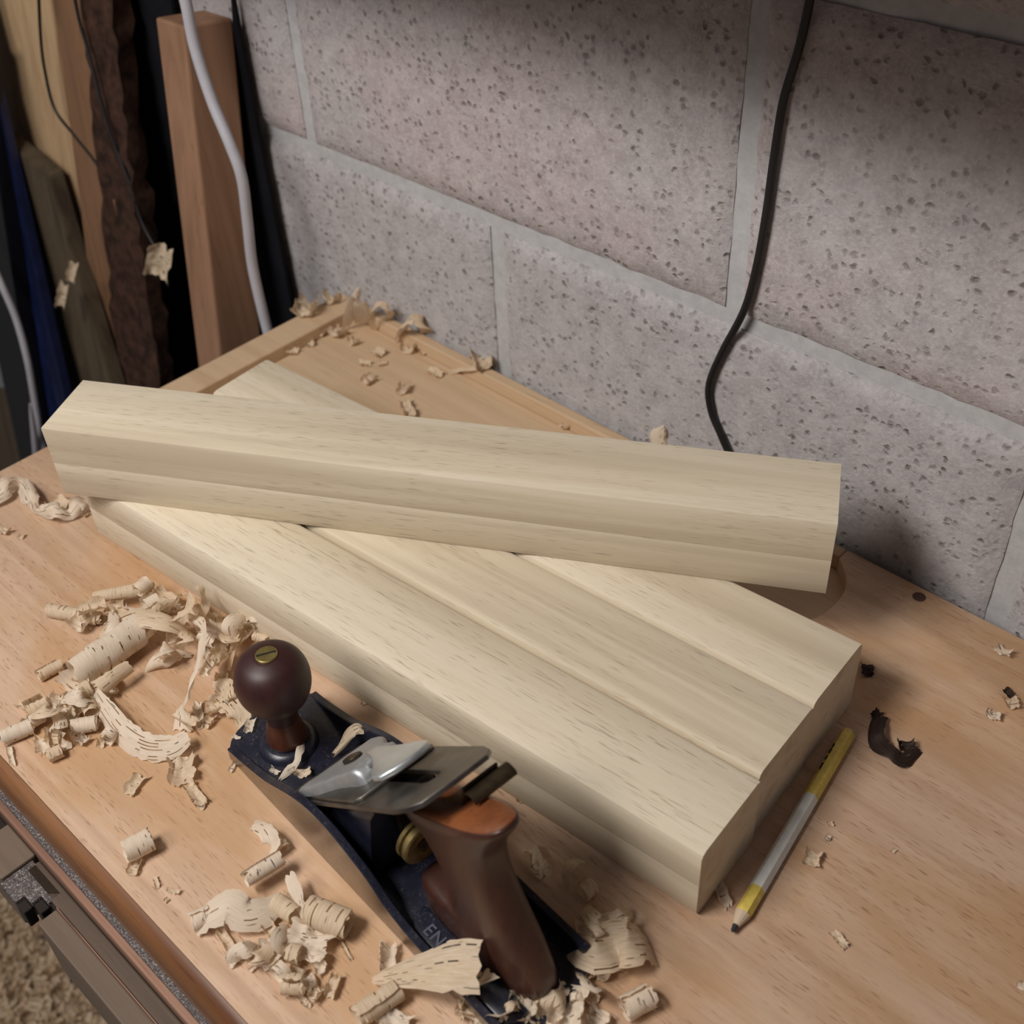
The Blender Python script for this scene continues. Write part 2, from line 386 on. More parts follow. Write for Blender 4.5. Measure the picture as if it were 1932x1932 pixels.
side = (q @ Vector((0, 0, 1))).cross(Vector((0, 0, 1))).normalized(); axn = (q @ Vector((0, 0, 1)))
for i, (d, ln) in enumerate(((.121, .005), (.128, .003), (.134, .004), (.1385, .003))):
    bm = box(-ln/2, ln/2, -.0010, .0010, -.00025, .00025)
    pos = axn*d - side*.0026 + Vector((0, 0, .0032))
    mm = Matrix((axn, side, axn.cross(side))).transposed().to_4x4(); mm = Matrix.Rotation(R(38), 4, axn) @ mm; mm.translation = pos
    bmesh.ops.transform(bm, matrix=mm, verts=bm.verts); obj('printed_mark', bm, M_black, pc)

# ------------------------------------------------------------------ timber and odds and ends standing at the left end of the bench
def line3(pt, pb, yt, yb, up=.05):
    a, b = at(*pt, yt, 1), at(*pb, yb, 1); d = a-b
    return b + d*((-.85-b.z)/d.z), a + d*(up/d.length)
def upright(name, label, cat, m, TL, TR, BL, BR, yt, yb, th, up=.05, parent=None, group=None, lumpy=0, seg=1, bev=.0015):
    l0, l1 = line3(TL, BL, yt, yb, up); r0, r1 = line3(TR, BR, yt, yb, up)
    base = (l0+r0)/2 if parent is None else Vector(parent.location)
    rings = []; N = 90 if lumpy else 2
    for i in range(N):
        t = i/(N-1); a = l0.lerp(l1, t)-base; b = r0.lerp(r1, t)-base; k = Vector((-.25*th, th, 0))
        ring = [a, b, b+k, a+k] if not lumpy else [a.lerp(b, j/6) for j in range(7)]+[b+k*.5, b+k, a+k]
        if lumpy:
            ring = [p+Vector((noise.noise(p*60), -abs(noise.noise(p*45+Vector((3, 1, 7))))*1.6, 0))*lumpy+Vector((noise.noise(p*170), noise.noise(p*150), 0))*lumpy*.4 for p in ring]
        rings.append(ring)
    bm = loft(rings)
    if bev and not lumpy: bmesh.ops.bevel(bm, geom=bm.edges[:], offset=bev, segments=2, affect='EDGES')
    o = obj(name, bm, m, parent, smooth=True if lumpy else 30, loc=None if parent else base)
    if parent is None: tag(o, label, cat, group)
    return o
def bgw(name, l, d, rough=.7): return wood(name, l, tuple(.5*(a+b) for a, b in zip(l, d)), d, axis=2, grain=60, fleck=.3, rough=rough, spec=.2)
M_post = bgw('post_wood', (.32, .18, .11), (.22, .12, .07)); M_tan = bgw('tan_wood', (.58, .40, .23), (.42, .27, .15)); M_live = bgw('slab_wood', (.24, .13, .07), (.15, .08, .045))
M_greyw = bgw('grey_weathered_wood', (.115, .085, .055), (.06, .045, .03))
M_bark = plain('bark', (.050, .024, .016), .9, spec=.2, var=.6, scale=70, bump=.8)
M_shade = plain('backing_shade', (.006, .006, .009), .8, spec=.2, var=.3, scale=30)  # near-black colour of the two added sheets that imitate shade
M_blue = plain('dark_blue_paint', (.008, .014, .06), .45, var=.3, scale=40)
M_blk = plain('black_plastic', (.005, .005, .008), .5, var=.2)

p1, p0 = Vector((-.086, .4435, .2620)), Vector((-.078, .400, -.054)); d = p1-p0; pb = p0+d*((-.85-p0.z)/d.z); Lp = (p1-pb).length-.015
bm = box(-.042, 0, 0, .050, 0, Lp, .0025, 2); z = (p1-pb).normalized(); x = Vector((1, 0, 0)); x = (x-z*x.dot(z)).normalized(); y = z.cross(x)
mm = Matrix((x, y, z)).transposed().to_4x4(); bmesh.ops.transform(bm, matrix=mm, verts=bm.verts)
tag(obj('timber_post', bm, M_post, loc=pb), 'square brown timber post leaning on the wall beside the white cable', 'timber')
upright('post_gap_shade', 'added black sheet standing in for the shade behind the brown timber post', 'sheet', M_shade, (440, 60), (451, 60), (474, 560), (546, 560), .489, .484, .004, .03, bev=0)  # added sheet in place of the shaded wall right of the post
upright('backing_shade', 'added near-black sheet standing in for shade behind the stored timber at the left', 'sheet', M_shade, (-160, -40), (318, -40), (-40, 750), (405, 690), .481, .474, .004, .2, bev=0)  # added to make the shade between the stored boards black
upright('tan_board', 'light tan board standing at the far left among the stored timber', 'timber', M_tan, (-8, 100), (112, 100), (120, 740), (212, 735), .462, .410, .013, .2)
slab = upright('live_edge_slab', 'brown live-edge slab with a strip of rough bark down its right edge', 'timber', M_live, (102, 10), (172, 10), (196, 745), (262, 738), .450, .395, .02, .2)
upright('bark', None, None, M_bark, (158, 10), (216, 10), (226, 735), (304, 728), .450, .395, .02, .2, parent=slab, lumpy=.006)
gb = upright('weathered_board', 'dark grey weathered board leaning in front of the tan board', 'timber', M_greyw, (-62, 190), (88, 318), (132, 880), (232, 800), .42, .365, .02, -.01)
upright('blue_bar', 'dark blue bar standing just left of the weathered board', 'bar', M_blue, (-40, 300), (30, 340), (92, 820), (134, 800), .40, .345, .012, .2)
upright('black_bar', 'black bar standing behind the white lead at the left edge', 'bar', M_blk, (-60, 420), (12, 440), (40, 880), (74, 860), .375, .32, .02, .2)
upright('brown_offcut', 'dull brown board end showing at the left edge below the black bar', 'timber', M_greyw, (-120, 740), (20, 745), (-60, 900), (45, 880), .40, .375, .02, .0)
def cable(name, label, pts, r, m, cat='cable', n=80):
    P = [at(px, py, y, 1) for px, py, y in pts]; b = P[-1].copy()
    bm = tube([p-b for p in P], r, n, 10); return tag(obj(name, bm, m, smooth='all', loc=b), label, cat)
M_wcab = plain('white_cable', (.47, .46, .50), .5, var=.06); M_bcab = plain('black_cable', (.008, .008, .009), .5, var=.1)
cable('white_cable', 'white cable hanging in front of the brown timber post', [(312, -470, .44), (318, -280, .438), (330, -90, .435), (352, 10, .435), (368, 90, .434), (400, 190, .432), (433, 270, .43), (456, 335, .43), (467, 420, .43), (476, 500, .43), (496, 590, .43), (520, 680, .43)], .0050, M_wcab)
cable('white_cable', 'white cable at the left edge beside the black bar', [(-215, -60, .36), (-110, 260, .35), (-40, 440, .34), (0, 530, .335), (30, 600, .335), (52, 680, .33), (66, 760, .325), (76, 820, .32), (95, 900, .315)], .0040, M_wcab)
cable('white_lead', 'short white lead end poking up at the left end of the bench', [(57, 762, .31), (60, 785, .31), (66, 830, .31), (70, 880, .31)], lambda t: .0012+.0028*min(1, t*1.5), M_wcab)
cable('black_cable', 'black cable hanging down the block wall behind the oak blanks', [(1556, -560, .5015), (1552, -300, .5015), (1536, -60, .5012), (1524, 20, .5015), (1505, 100, .5015), (1478, 190, .5015), (1460, 300, .5015), (1446, 400, .5015), (1428, 500, .5015), (1404, 585, .5015), (1362, 665, .5015), (1338, 725, .5015), (1342, 775, .5015), (1360, 820, .5015), (1378, 862, .5015), (1405, 930, .5012)], .0027, M_bcab, n=120)
cable('thin_black_wire', 'thin black wire hanging in front of the tan board', [(72, -40, .44), (76, 60, .44), (84, 130, .438), (103, 205, .436), (140, 255, .434), (172, 295, .432), (196, 330, .43)], .0016, M_bcab)
cable('thin_black_wire', 'thin black wire running down the bark strip', [(134, -40, .44), (150, 40, .438), (170, 110, .435), (190, 190, .43), (215, 270, .427), (246, 350, .424), (268, 420, .42), (300, 482, .418), (318, 540, .41)], .0016, M_bcab)

# ------------------------------------------------------------------ the bench hand plane: u runs from its toe to its heel, v across
hp = thing('hand_plane', 'navy blue bench hand plane with dark rosewood knob and handle', 'hand plane', (.3690, .0943, 0), R(-3.9))
def two(o, m2, test):
    o.data.materials.append(m2)
    for p in o.data.polygons:
        if test(p): p.material_index = 1
    return o
nose = [(.005, 0), (.0, .005), (-.004, .012), (-.0068, .022), (-.008, .0325), (-.0065, .043), (-.003, .053), (.001, .060), (.006, .065)]
tail = [(.247, .065), (.2535, .058), (.258, .046), (.2595, .0325), (.258, .019), (.2535, .007), (.247, 0)]
obj('sole', prism(nose+tail, .0002, .0045, bev=.0006), M_steel, hp, smooth=30)
def inset(pts, d): return [(u+(d if u < .1 else -d), min(max(v, d), .065-d)) for u, v in pts]
ni = inset(nose, .0006); ti = inset(tail, .0006)
obj('front_deck', prism(ni+[(.0585, .0644), (.0585, .0006)], .0044, .0105, bev=.0014), M_navy, hp, smooth=35)
obj('rear_deck', prism([(.060, .0006), (.060, .0644)]+ti, .0044, .0068, bev=.0005), M_navy, hp, smooth=35)
chk = spline([(.0045, .0105), (.018, .0128), (.030, .0160), (.047, .0212), (.0587, .0268), (.077, .0362), (.095, .0425), (.110, .0435), (.123, .0412), (.147, .0325), (.161, .0225), (.178, .0168), (.200, .0150), (.2475, .0140)], 60)
def cheek(v0, v1, outer):
    out = [(u, z) for u, z in chk]+[(.2475, .001), (.0045, .001)]
    bm = prism(out, v0, v1, bev=.0006, seg=1); bmesh.ops.transform(bm, matrix=Matrix(((1, 0, 0, 0), (0, 0, 1, 0), (0, 1, 0, 0), (0, 0, 0, 1))), verts=bm.verts)
    bmesh.ops.recalc_face_normals(bm, faces=bm.faces)
    two(obj('cheek', bm, M_navy, hp, smooth=30), M_steel, lambda p: p.normal.y*outer > .9)
cheek(-.0002, .0046, -1); cheek(.0604, .0652, 1)
# knob on its boss
KU, KV = .0270, .0295
o = obj('knob_boss', lathe([(0, .009), (.0190, .009), (.0175, .0128), (.0150, .0150), (.0135, .0154), (0, .0154)], 48), M_navy, hp, smooth=35); o.location = (KU, KV, 0)
kp = spline([(.0112, .0152), (.0122, .0165), (.0123, .0190), (.0112, .0245), (.0099, .0310), (.0096, .0370), (.0108, .0430), (.0146, .0485), (.0190, .0548), (.0214, .0615), (.0220, .0680), (.0213, .0740), (.0190, .0800), (.0150, .0845), (.0090, .0872), (.0060, .0877)], 60)
kb = obj('knob', lathe([(0, .0152)]+kp+[(0, .0879)], 64), M_knob, hp, smooth='all'); kb.location = (KU, KV, 0)
two(kb, M_neck_lit, lambda p: p.center.z < .034)
sc = obj('knob_screw', lathe([(0, .0865), (.0064, .0865), (.0064, .0884), (.0058, .0890), (0, .0891)], 32), M_brass, hp, smooth=35); sc.location = (KU, KV, 0)
bm = box(-.0057, .0057, -.0006,   .0006, .0880, .0893); bmesh.ops.transform(bm, matrix=Matrix.Rotation(R(66), 4, 'Z'), verts=bm.verts); obj('screw_slot', bm, M_black, sc)
# frog
fr = prism([(.0735, .0066), (.136, .0066), (.1365, .030), (.1425, .066), (.1480, .0775), (.1460, .0795)], .0115, .0535, bev=.0008)
bmesh.ops.transform(fr, matrix=Matrix(((1, 0, 0, 0), (0, 0, 1, 0), (0, 1, 0, 0), (0, 0, 0, 1))), verts=fr.verts); bmesh.ops.recalc_face_normals(fr, faces=fr.faces)
two(obj('frog', fr, M_navy, hp, smooth=30), M_steel, lambda p: abs(p.normal.y) > .9 and False)
# blade assembly, built in the plane of the blade: s up the slope, v across, n normal
TH = R(42.2); BM = Matrix(((math.cos(TH), 0, -math.sin(TH), .0564), (0, 1, 0, .0325), (math.sin(TH), 0, math.cos(TH), .0035), (0, 0, 0, 1)))
def bpart(name, bm, m, parent=None, smooth=30):
    bmesh.ops.transform(bm, matrix=BM, verts=bm.verts); return obj(name, bm, m, parent or hp, smooth=smooth)
def circ(x, y, r, n=20, a0=0): return [(x+r*math.cos(2*math.pi*i/n+a0), y+r*math.sin(2*math.pi*i/n+a0)) for i in range(n)]
slot = [(.085, -.0052), (.158, -.0052), (.1625, -.0038), (.164, 0), (.1625, .0038), (.158, .0052), (.085, .0052)]
bpart('blade', prism([(.004, -.0272), (.163, -.0272), (.176, -.0245), (.184, -.0195), (.1862, -.0), (.1855, .0195), (.180, .0245), (.170, .0268), (.004, .0268)], .0, .0026, holes=[slot], bev=.0003, seg=1), M_iron)
bpart('cap_iron', prism([(.010, -.0258), (.114, -.0258), (.118, -.0225), (.118, .0225), (.114, .0258), (.010, .0258)], .0026, .0047, bev=.0005, seg=1), M_iron)
st = [(.030, .0256, .0010), (.0315, .0264, .0026), (.037, .0266, .0046), (.048, .0264, .0058), (.058, .0248, .0064), (.066, .0210, .0068), (.076, .0172, .0074), (.088, .0154, .0084), (.096, .0148, .0096), (.0995, .0140, .0088), (.102, .0125, .0056), (.103, .0115, .0022)]
rings = []
for s_, w_, h_ in st:
    b = .0048; c = min(.0022, h_*.4)
    pr = [(-w_, b), (-w_, b+h_-c), (-w_+c*.35, b+h_-c*.3), (-w_+c*1.2, b+h_), (-w_*.5, b+h_*1.0-.0006*(h_ > .006)), (0, b+h_-.0010*(h_ > .006)), (w_*.5, b+h_-.0006*(h_ > .006)), (w_-c*1.2, b+h_), (w_-c*.35, b+h_-c*.3), (w_, b+h_-c), (w_, b)]
    rings.append([(s_, y, z) for y, z in pr])
bm = loft(rings); lc = bpart('lever_cap', bm, M_alu, smooth=45)
hole = prism([(x*1.35-.060*.35, y) for x, y in circ(.060, .002, .0056, 24)], .0060, .01185); bpart('keyhole', hole, M_groove, lc)
bpart('cap_screw', prism(circ(.0615, .002, .0042, 24), .006, .0124, bev=.0006), M_darkbrass, lc)
# cam lever: flared thumb piece lifting off the lever cap
cl = [(.088, -.0042), (.100, -.0056), (.112, -.0092), (.124, -.0146), (.131, -.0168), (.1365, -.0150), (.1400, -.008), (.1412, 0), (.1400, .008), (.1365, .0150), (.131, .0168), (.124, .0146), (.112, .0092), (.100, .0056), (.088, .0042)]
bm = prism(cl, 0, .0036, bev=.0013, seg=3)
for v in bm.verts: v.co.z += .0125-.060*(v.co.x-.088)-8*(v.co.y**2)*max(0, v.co.x-.09)*2
bmesh.ops.rotate(bm, cent=(.09, 0, 0), matrix=Matrix.Rotation(R(-5), 3, 'Z'), verts=bm.verts); bmesh.ops.translate(bm, vec=(.007, .002, .001), verts=bm.verts)
bpart('cam_lever', bm, M_bright, smooth=40)
bpart('cam_pin', box(.089, .103, -.0065, .0065, .010, .0145, .0015, 2), M_alu)
# lateral adjusting lever: a bent plate with a curled thumb tab behind the blade
lv = prism([(.030, .085), (.044, .085), (.0500, .112), (.0560, .1185), (.0560, .1225), (.034, .1225)], .1935, .1950, bev=.0004, seg=1)
bmesh.ops.transform(lv, matrix=Matrix(((0, 0, 1, 0), (1, 0, 0, 0), (0, 1, 0, 0), (0, 0, 0, 1))), verts=lv.verts); bmesh.ops.recalc_face_normals(lv, faces=lv.faces)
ll = obj('lateral_lever', lv, M_darkbrass, hp, smooth=30)
obj('thumb_tab', loft([[((.1995)+.0046*math.cos(a)*1.0, v, .1190+.0032*math.sin(a)) for a in [math.pi*k/10 for k in range(11)]]+[(.1995+.0036*math.cos(a), v, .1190+.0023*math.sin(a)) for a in [math.pi*k/10 for k in range(10, -1, -1)]] for v in (.034, .0600)]), M_darkbrass, ll, smooth=40)
# depth adjusting wheel on its stud
o = obj('depth_wheel', lathe([(0, 0), (.0115, 0), (.0130, .0008), (.0130, .0030), (.0112, .0036), (.0112, .0050), (.0130, .0056), (.0130, .0080), (.0118, .0088), (.0060, .0088), (.0055, .0070), (0, .0070)], 40), M_wheel, hp, smooth=30)
o.matrix_basis = Matrix.Translation((.1500, .0315, .0425)) @ Matrix.Rotation(R(90), 4, 'Y')
o = obj('adjusting_stud', lathe([(0, 0), (.0034, 0), (.0034, .026), (0, .026)], 16), M_darkbrass, hp, smooth=30); o.matrix_basis = Matrix.Translation((.132, .0315, .0425)) @ Matrix.Rotation(R(90), 4, 'Y')
obj('adjusting_yoke', box(.140, .1445, .027, .038, .041, .0665, .0012, 2), M_darkbrass, hp)
# rear handle
lev = [(.0067, .0, .1600, .2500, .0130), (.0100, .0, .1580, .2508, .0136), (.0170, .0, .1570, .2512, .0138), (.0240, .0, .1600, .2498, .0135), (.0300, .03, .1700, .2472, .0130), (.0370, .10, .1830, .2435, .0126), (.0520, .20, .1850, .2345, .0122), (.0680, .32, .1800, .2255, .0120), (.0840, .42, .1730, .2195, .0122), (.1000, .52, .1650, .2190, .0126), (.1130, .60, .1580, .2235, .0132), (.1230, .64, .1530, .2280, .0137), (.1285, .65, .1515, .2300, .0136), (.1308, .65, .1525, .2290, .0128)]
def ring(zb, k, uf, ub, t, n=36):
    c, h = (uf+ub)/2, (ub-uf)/2; out = []
    for i in range(n):
        a = 2*math.pi*i/n; ca, sa = math.cos(a), math.sin(a); e = .62
        u = c+h*math.copysign(abs(ca)**e, ca); v = .0330+t*math.copysign(abs(sa)**.72, sa)
        out.append((u, v, zb-k*(ub-u)))
    return out
sm = spline(lev, 54)
tt = obj('handle', loft([ring(*l) for l in sm]), M_tote, hp, smooth='all')
zb, k, uf, ub, t = lev[-1]
cr = obj('handle_crown', loft([ring(zb-.0006, k, uf+.0002, ub-.0002, t-.0001), ring(zb+.0004, k, uf+.0006, ub-.0006, t-.0008), ring(zb+.0007, k, uf+.003, ub-.003, t-.004)]), M_worn, tt, smooth=40)
cr['label'] = 'worn orange top of the handle'
pd = obj('heel_pad', prism([(.168, .0195), (.171, .0105), (.176, .0062), (.246, .0062), (.250, .012), (.250, .0195)], .0066, .0108, bev=.0010), M_navy, hp, smooth=30)
fc = bpy.data.curves.new('cast_letters', 'FONT'); fc.body = 'ENG'; fc.size = .0098; fc.extrude = .0006; fc.space_character = 1.12; fc.offset = .0001
tmp = bpy.data.objects.new('cast_letters', fc); COL.objects.link(tmp); bpy.context.view_layer.update()
me = bpy.data.meshes.new_from_object(tmp.evaluated_get(bpy.context.evaluated_depsgraph_get())); bpy.data.objects.remove(tmp)
me.materials.clear(); me.materials.append(plain('cast_letter_enamel', (.10, .10, .13), .35))
le = link(bpy.data.objects.new('cast_letters', me), pd); le.location = (.1800, .0085, .0109)

# ------------------------------------------------------------------ wood shavings
def sheet(name, G, m, label, cat='shaving', group=None, ground=None, slits=0, ragged=.12, rnd=None, L=1.0, W=1.0):
    """a thin curled sheet from a grid G[i along the grain][j across]; splits along the grain and ragged ends"""
    rnd = rnd or random
    nu, nv = len(G), len(G[0]); P = [[Vector(p) for p in row] for row in G]
    # ragged ends: pull the end rows in by different amounts
    for j in range(nv):
        for end, nxt in ((0, 1), (nu-1, nu-2)):
            P[end][j] = P[end][j].lerp(P[nxt][j], rnd.uniform(-.5, .8)*min(1, ragged*6))
    # ragged long edges
    for i in range(nu):
        for j, k in ((0, 1), (nv-1, nv-2)):
            P[i][j] = P[i][j].lerp(P[i][k], max(-.1, rnd.gauss(.1, ragged*2.5)) if rnd.random() < .6 else 0)
    kill = set()
    for _ in range(slits):
        j = rnd.randrange(nv-1); i0 = rnd.randrange(nu-1); ln = rnd.randint(1, max(1, nu//6))
        for i in range(i0, min(nu-1, i0+ln)): kill.add((i, j))
    allp = [p for r in P for p in r]
    c = sum(allp, Vector())/len(allp); zmin = min(p.z for p in allp)
    base = Vector((c.x, c.y, zmin)); dz = 0 if ground is None else ground-zmin
    bm = bmesh.new(); vs = [[bm.verts.new(p-base) for p in r] for r in P]
    for i in range(nu-1):
        for j in range(nv-1):
            if (i, j) in kill:
                # a split: a narrow gap along the grain in place of a whole missing strip
                a, b, c2, d = vs[i][j], vs[i+1][j], vs[i+1][j+1], vs[i][j+1]
                e = bm.verts.new(a.co.lerp(d.co, .72)); f = bm.verts.new(b.co.lerp(c2.co, .72)); bm.faces.new((a, b, f, e))
            else: bm.faces.new((vs[i][j], vs[i+1][j], vs[i+1][j+1], vs[i][j+1]))
    bm.verts.ensure_lookup_table()
    st = [(i/(nu-1)*L, j/(nv-1)*W, 0) for i in range(nu) for j in range(nv)]
    ex = len(bm.verts)-len(st); st += [(.5*L, rnd.random()*W, 0)]*ex
    me = bpy.data.meshes.new(name); bm.to_mesh(me); bm.free(); me.materials.append(m)
    me.polygons.foreach_set('use_smooth', [True]*len(me.polygons))
    at_ = me.attributes.new('st', 'FLOAT_VECTOR', 'POINT'); at_.data.foreach_set('vector', [x for p in st for x in p])
    o = bpy.data.objects.new(name, me); o.location = base+Vector((0, 0, dz)); link(o)
    return tag(o, label, cat, group)
def P3(p): return at(p[0], p[1], p[2] if len(p) > 2 else 0)
def roll(label, A, B, r, turns=1.6, name='rolled_shaving', m=None, group=None, ground=0.0, th0=None, helix=.15, slits=10, lift=0, taper=.35, seed=0, wob=.08):
    """strip rolled up about an axis from A to B (pixels on the bench, height optional)"""
    rn = random.Random(seed+sum(map(ord, label))+int(A[0])); m = m or M_shav
    a = P3(A)+Vector((0, 0, r)); b = P3(B)+Vector((0, 0, r)); X = b-a; ln = X.length; x = X/ln
    y = x.cross(Vector((0, 0, 1))).normalized(); z = y.cross(x)
    if z.z < 0: z = -z
    nt = int(15*turns)+6; na = max(7, int(ln/.0035)); th0 = rn.uniform(0, 6.28) if th0 is None else th0; G = []
    off = Vector((rn.random()*50, rn.random()*50, 0))
    for i in range(nt+1):
        t = i/nt; th = th0+2*math.pi*turns*t; row = []
        for j in range(na+1):
            s = j/na; rr = r*(1-taper*t)*(1+wob*noise.noise(Vector((s*4, t*5, 0))+off))
            ax = s*ln*(1-.1*rn.random()*0) + helix*ln*(t-.5)*.6
            row.append(a+x*ax+(y*math.cos(th)+z*math.sin(th))*rr)
        G.append(row)
    return sheet(name, G, m, label, group=group, ground=None if ground is None else ground+lift, slits=slits, rnd=rn, L=2*math.pi*r*turns, W=ln)
def ribbon(label, pts, wd, name='ribbon_shaving', m=None, group=None, ground=None, tw=(0, 0), curl=0.0, slits=6, n=None, na=6, seed=1, wave=.0, cat='shaving'):
    """strip along pts (pixel x, pixel y, height), width wd (may be a list), twisted about its run from tw[0] to tw[1] degrees, arched across by curl"""
    rn = random.Random(seed*77+int(pts[0][0])); m = m or M_shav
    W = [P3(p) for p in pts]; Ln = sum((q-p).length for p, q in zip(W, W[1:])); n = n or max(14, int(Ln/.0028))
    C = [Vector(p) for p in spline(W, n)]; ws = spline([(w_,) for w_ in (wd if isinstance(wd, (list, tuple)) else [wd, wd])], n)
    ts = spline([(t_,) for t_ in tw], n); G = []; off = Vector((rn.random()*50, 3, 0)); prev = None
    for i, p in enumerate(C):
        t = (C[min(i+1, n-1)]-C[max(i-1, 0)]).normalized()
        y = Vector((0, 0, 1)).cross(t)
        if y.length < .25 and prev is not None: y = prev - t*prev.dot(t)
        y.normalize(); prev = y; z = t.cross(y)
        a = R(ts[i][0]); yy = y*math.cos(a)+z*math.sin(a); zz = -y*math.sin(a)+z*math.cos(a); row = []; w_ = max(.0004, ws[i][0])
        for j in range(na+1):
            s = j/na-.5
            if abs(curl) > .05: c, d = math.sin(s*curl)/curl*w_, (math.cos(s*curl)-1)/curl*w_*1
            else: c, d = s*w_, 0
            nn = noise.noise(Vector((i*.23, s*2.2, 0))+off)*wave
            row.append(p+yy*c+zz*(d+nn)+t*noise.noise(Vector((i*.4, j*.9, 7))+off)*w_*.06)
        G.append(row)
    return sheet(name, G, m, label, cat, group, ground, slits, ragged=.14, rnd=rn, L=Ln, W=max(w[0] for w in ws))
def flake(label, c, wpx, hpx, ang=0, name='shaving_flake', m=None, group=None, ground=0.0, bend=1.2, rough=.18, seed=1, lift=0.0, n=11, slits=5, tilt=0, cat='shaving'):
    """a torn curled flake about pixel c, wpx by hpx pixels, bent about the direction ang"""
    rn = random.Random(seed*131+int(c[0])*7+int(c[1])); m = m or M_shav
    c3 = at(c[0], c[1], c[2] if len(c) > 2 else 0); sc = (CAM-c3).length/FPX
    wd, ht = wpx*sc, hpx*sc*1.25; a = R(ang); e = Vector((math.cos(a), math.sin(a), 0)); f = Vector((-e.y, e.x, 0)); G = []
    off = Vector((rn.random()*60, rn.random()*60, 2))
    for i in range(n+1):
        row = []
        for j in range(n+1):
            u, v = i/n-.5, j/n-.5
            q = 1+.35*noise.noise(Vector((u*3, v*3, 1))+off)
            th = u*bend*2
            x = math.sin(th)/(bend*2)*wd if abs(bend) > .05 else u*wd; z = (1-math.cos(th))/(bend*2)*wd if abs(bend) > .05 else 0
            z += rough*wd*noise.noise(Vector((u*4.5, v*4.5, 5))+off)*.9
            p = e*x*q + f*v*ht*q + Vector((0, 0, z))
            if tilt: p = Matrix.Rotation(R(tilt), 3, e) @ p
            row.append(c3+p)
        G.append(row)
    return sheet(name, G, m, label, cat, group, None if ground is None else ground+lift, slits, ragged=.3, rnd=rn, L=wd, W=ht)
HEAP = 'shavings in the heap left of the plane knob'
# the heap left of the knob
roll('long slim rolled shaving sticking out at the far left of the heap', (98, 1160), (196, 1176), .0052, 2.2, group=HEAP, slits=6)
roll('spiral shaving roll at the back of the heap', (198, 1150), (292, 1132), .0048, 2.4, group=HEAP, lift=.008, helix=.5)
flake('crumpled shaving at the back edge of the heap', (315, 1140, .006), 75, 42, 20, group=HEAP, lift=.004, bend=1.4, seed=3)
ribbon('wide arched ribbon shaving across the top of the heap', [(190, 1210, .004), (215, 1178, .018), (262, 1160, .026), (315, 1170, .026), (352, 1190, .016), (386, 1212, .004)], [.013, .018, .017, .013, .009], group=HEAP, ground=0, tw=(35, 10, -10, -20), curl=1.1, wave=.001)
roll('fattest rolled shaving in the heap, lying slantwise', (150, 1304), (276, 1212), .0118, 1.5, group=HEAP, taper=.25, helix=.5, slits=14, lift=.003, wob=.14, m=M_shavp)
ribbon('tail of shaving below the fattest roll of the heap', [(118, 1335, .003), (150, 1318, .008), (190, 1300, .012), (218, 1278, .015), (250, 1255, .014)], [.010, .014, .013, .010], group=HEAP, ground=0, tw=(30, 60, 50), curl=1.8)
ribbon('cone shaped curl above the bare hole in the heap', [(274, 1262, .004), (290, 1245, .010), (312, 1232, .012), (340, 1222, .010), (362, 1228, .004)], [.004, .013, .016, .012, .006], group=HEAP, ground=0, tw=(70, 20, -20), curl=2.6, m=M_shavp)
ribbon('broad streaked ribbon curving round the lower rim of the heap', [(178, 1308, .010), (200, 1345, .007), (232, 1385, .005), (275, 1412, .005), (322, 1412, .006), (356, 1392, .010)], [.008, .015, .017, .018, .016, .010], group=HEAP, ground=0, tw=(35, 42, 38, 30, 20), curl=.7, slits=26, na=9, m=M_shavp)
ribbon('thin twisted strand standing like a handle over the heap', [(356, 1160, .016), (378, 1176, .024), (380, 1206, .030), (374, 1245, .032), (362, 1280, .028), (352, 1312, .020), (342, 1340, .010), (340, 1378, .003)], [.006, .0085, .0075, .0075, .0080, .012, .015], group=HEAP, tw=(0, 60, 20, 70, 30, 10), curl=1.6, slits=4, wave=.002, m=M_shavp)
ribbon('feathery strand rising from the back of the heap toward the oak blank', [(370, 1190, .004), (376, 1160, .016), (386, 1132, .030), (378, 1108, .036), (372, 1098, .036)], [.007, .006, .009, .006], group=HEAP, ground=0, tw=(20, 70, 10), curl=.8)
ribbon('narrow upright strip of shaving just left of the knob', [(446, 1178, .012), (440, 1195, .016), (434, 1225, .014), (428, 1258, .006)], [.0045, .0055, .0048, .005], group=HEAP, ground=0, tw=(10, 25, 30), curl=.5)
flake('squared curl of shaving touching the left side of the knob', (418, 1284, .004), 36, 44, 55, group=HEAP, bend=1.6, rough=.1, seed=8)
ribbon('broad crumpled sheet between the heap and the toe of the plane', [(404, 1310, .004), (428, 1322, .013), (448, 1346, .011), (452, 1378, .002)], [.012, .018, .017, .012], group=HEAP, ground=0, tw=(10, 25, 40), curl=1.3, wave=.003)
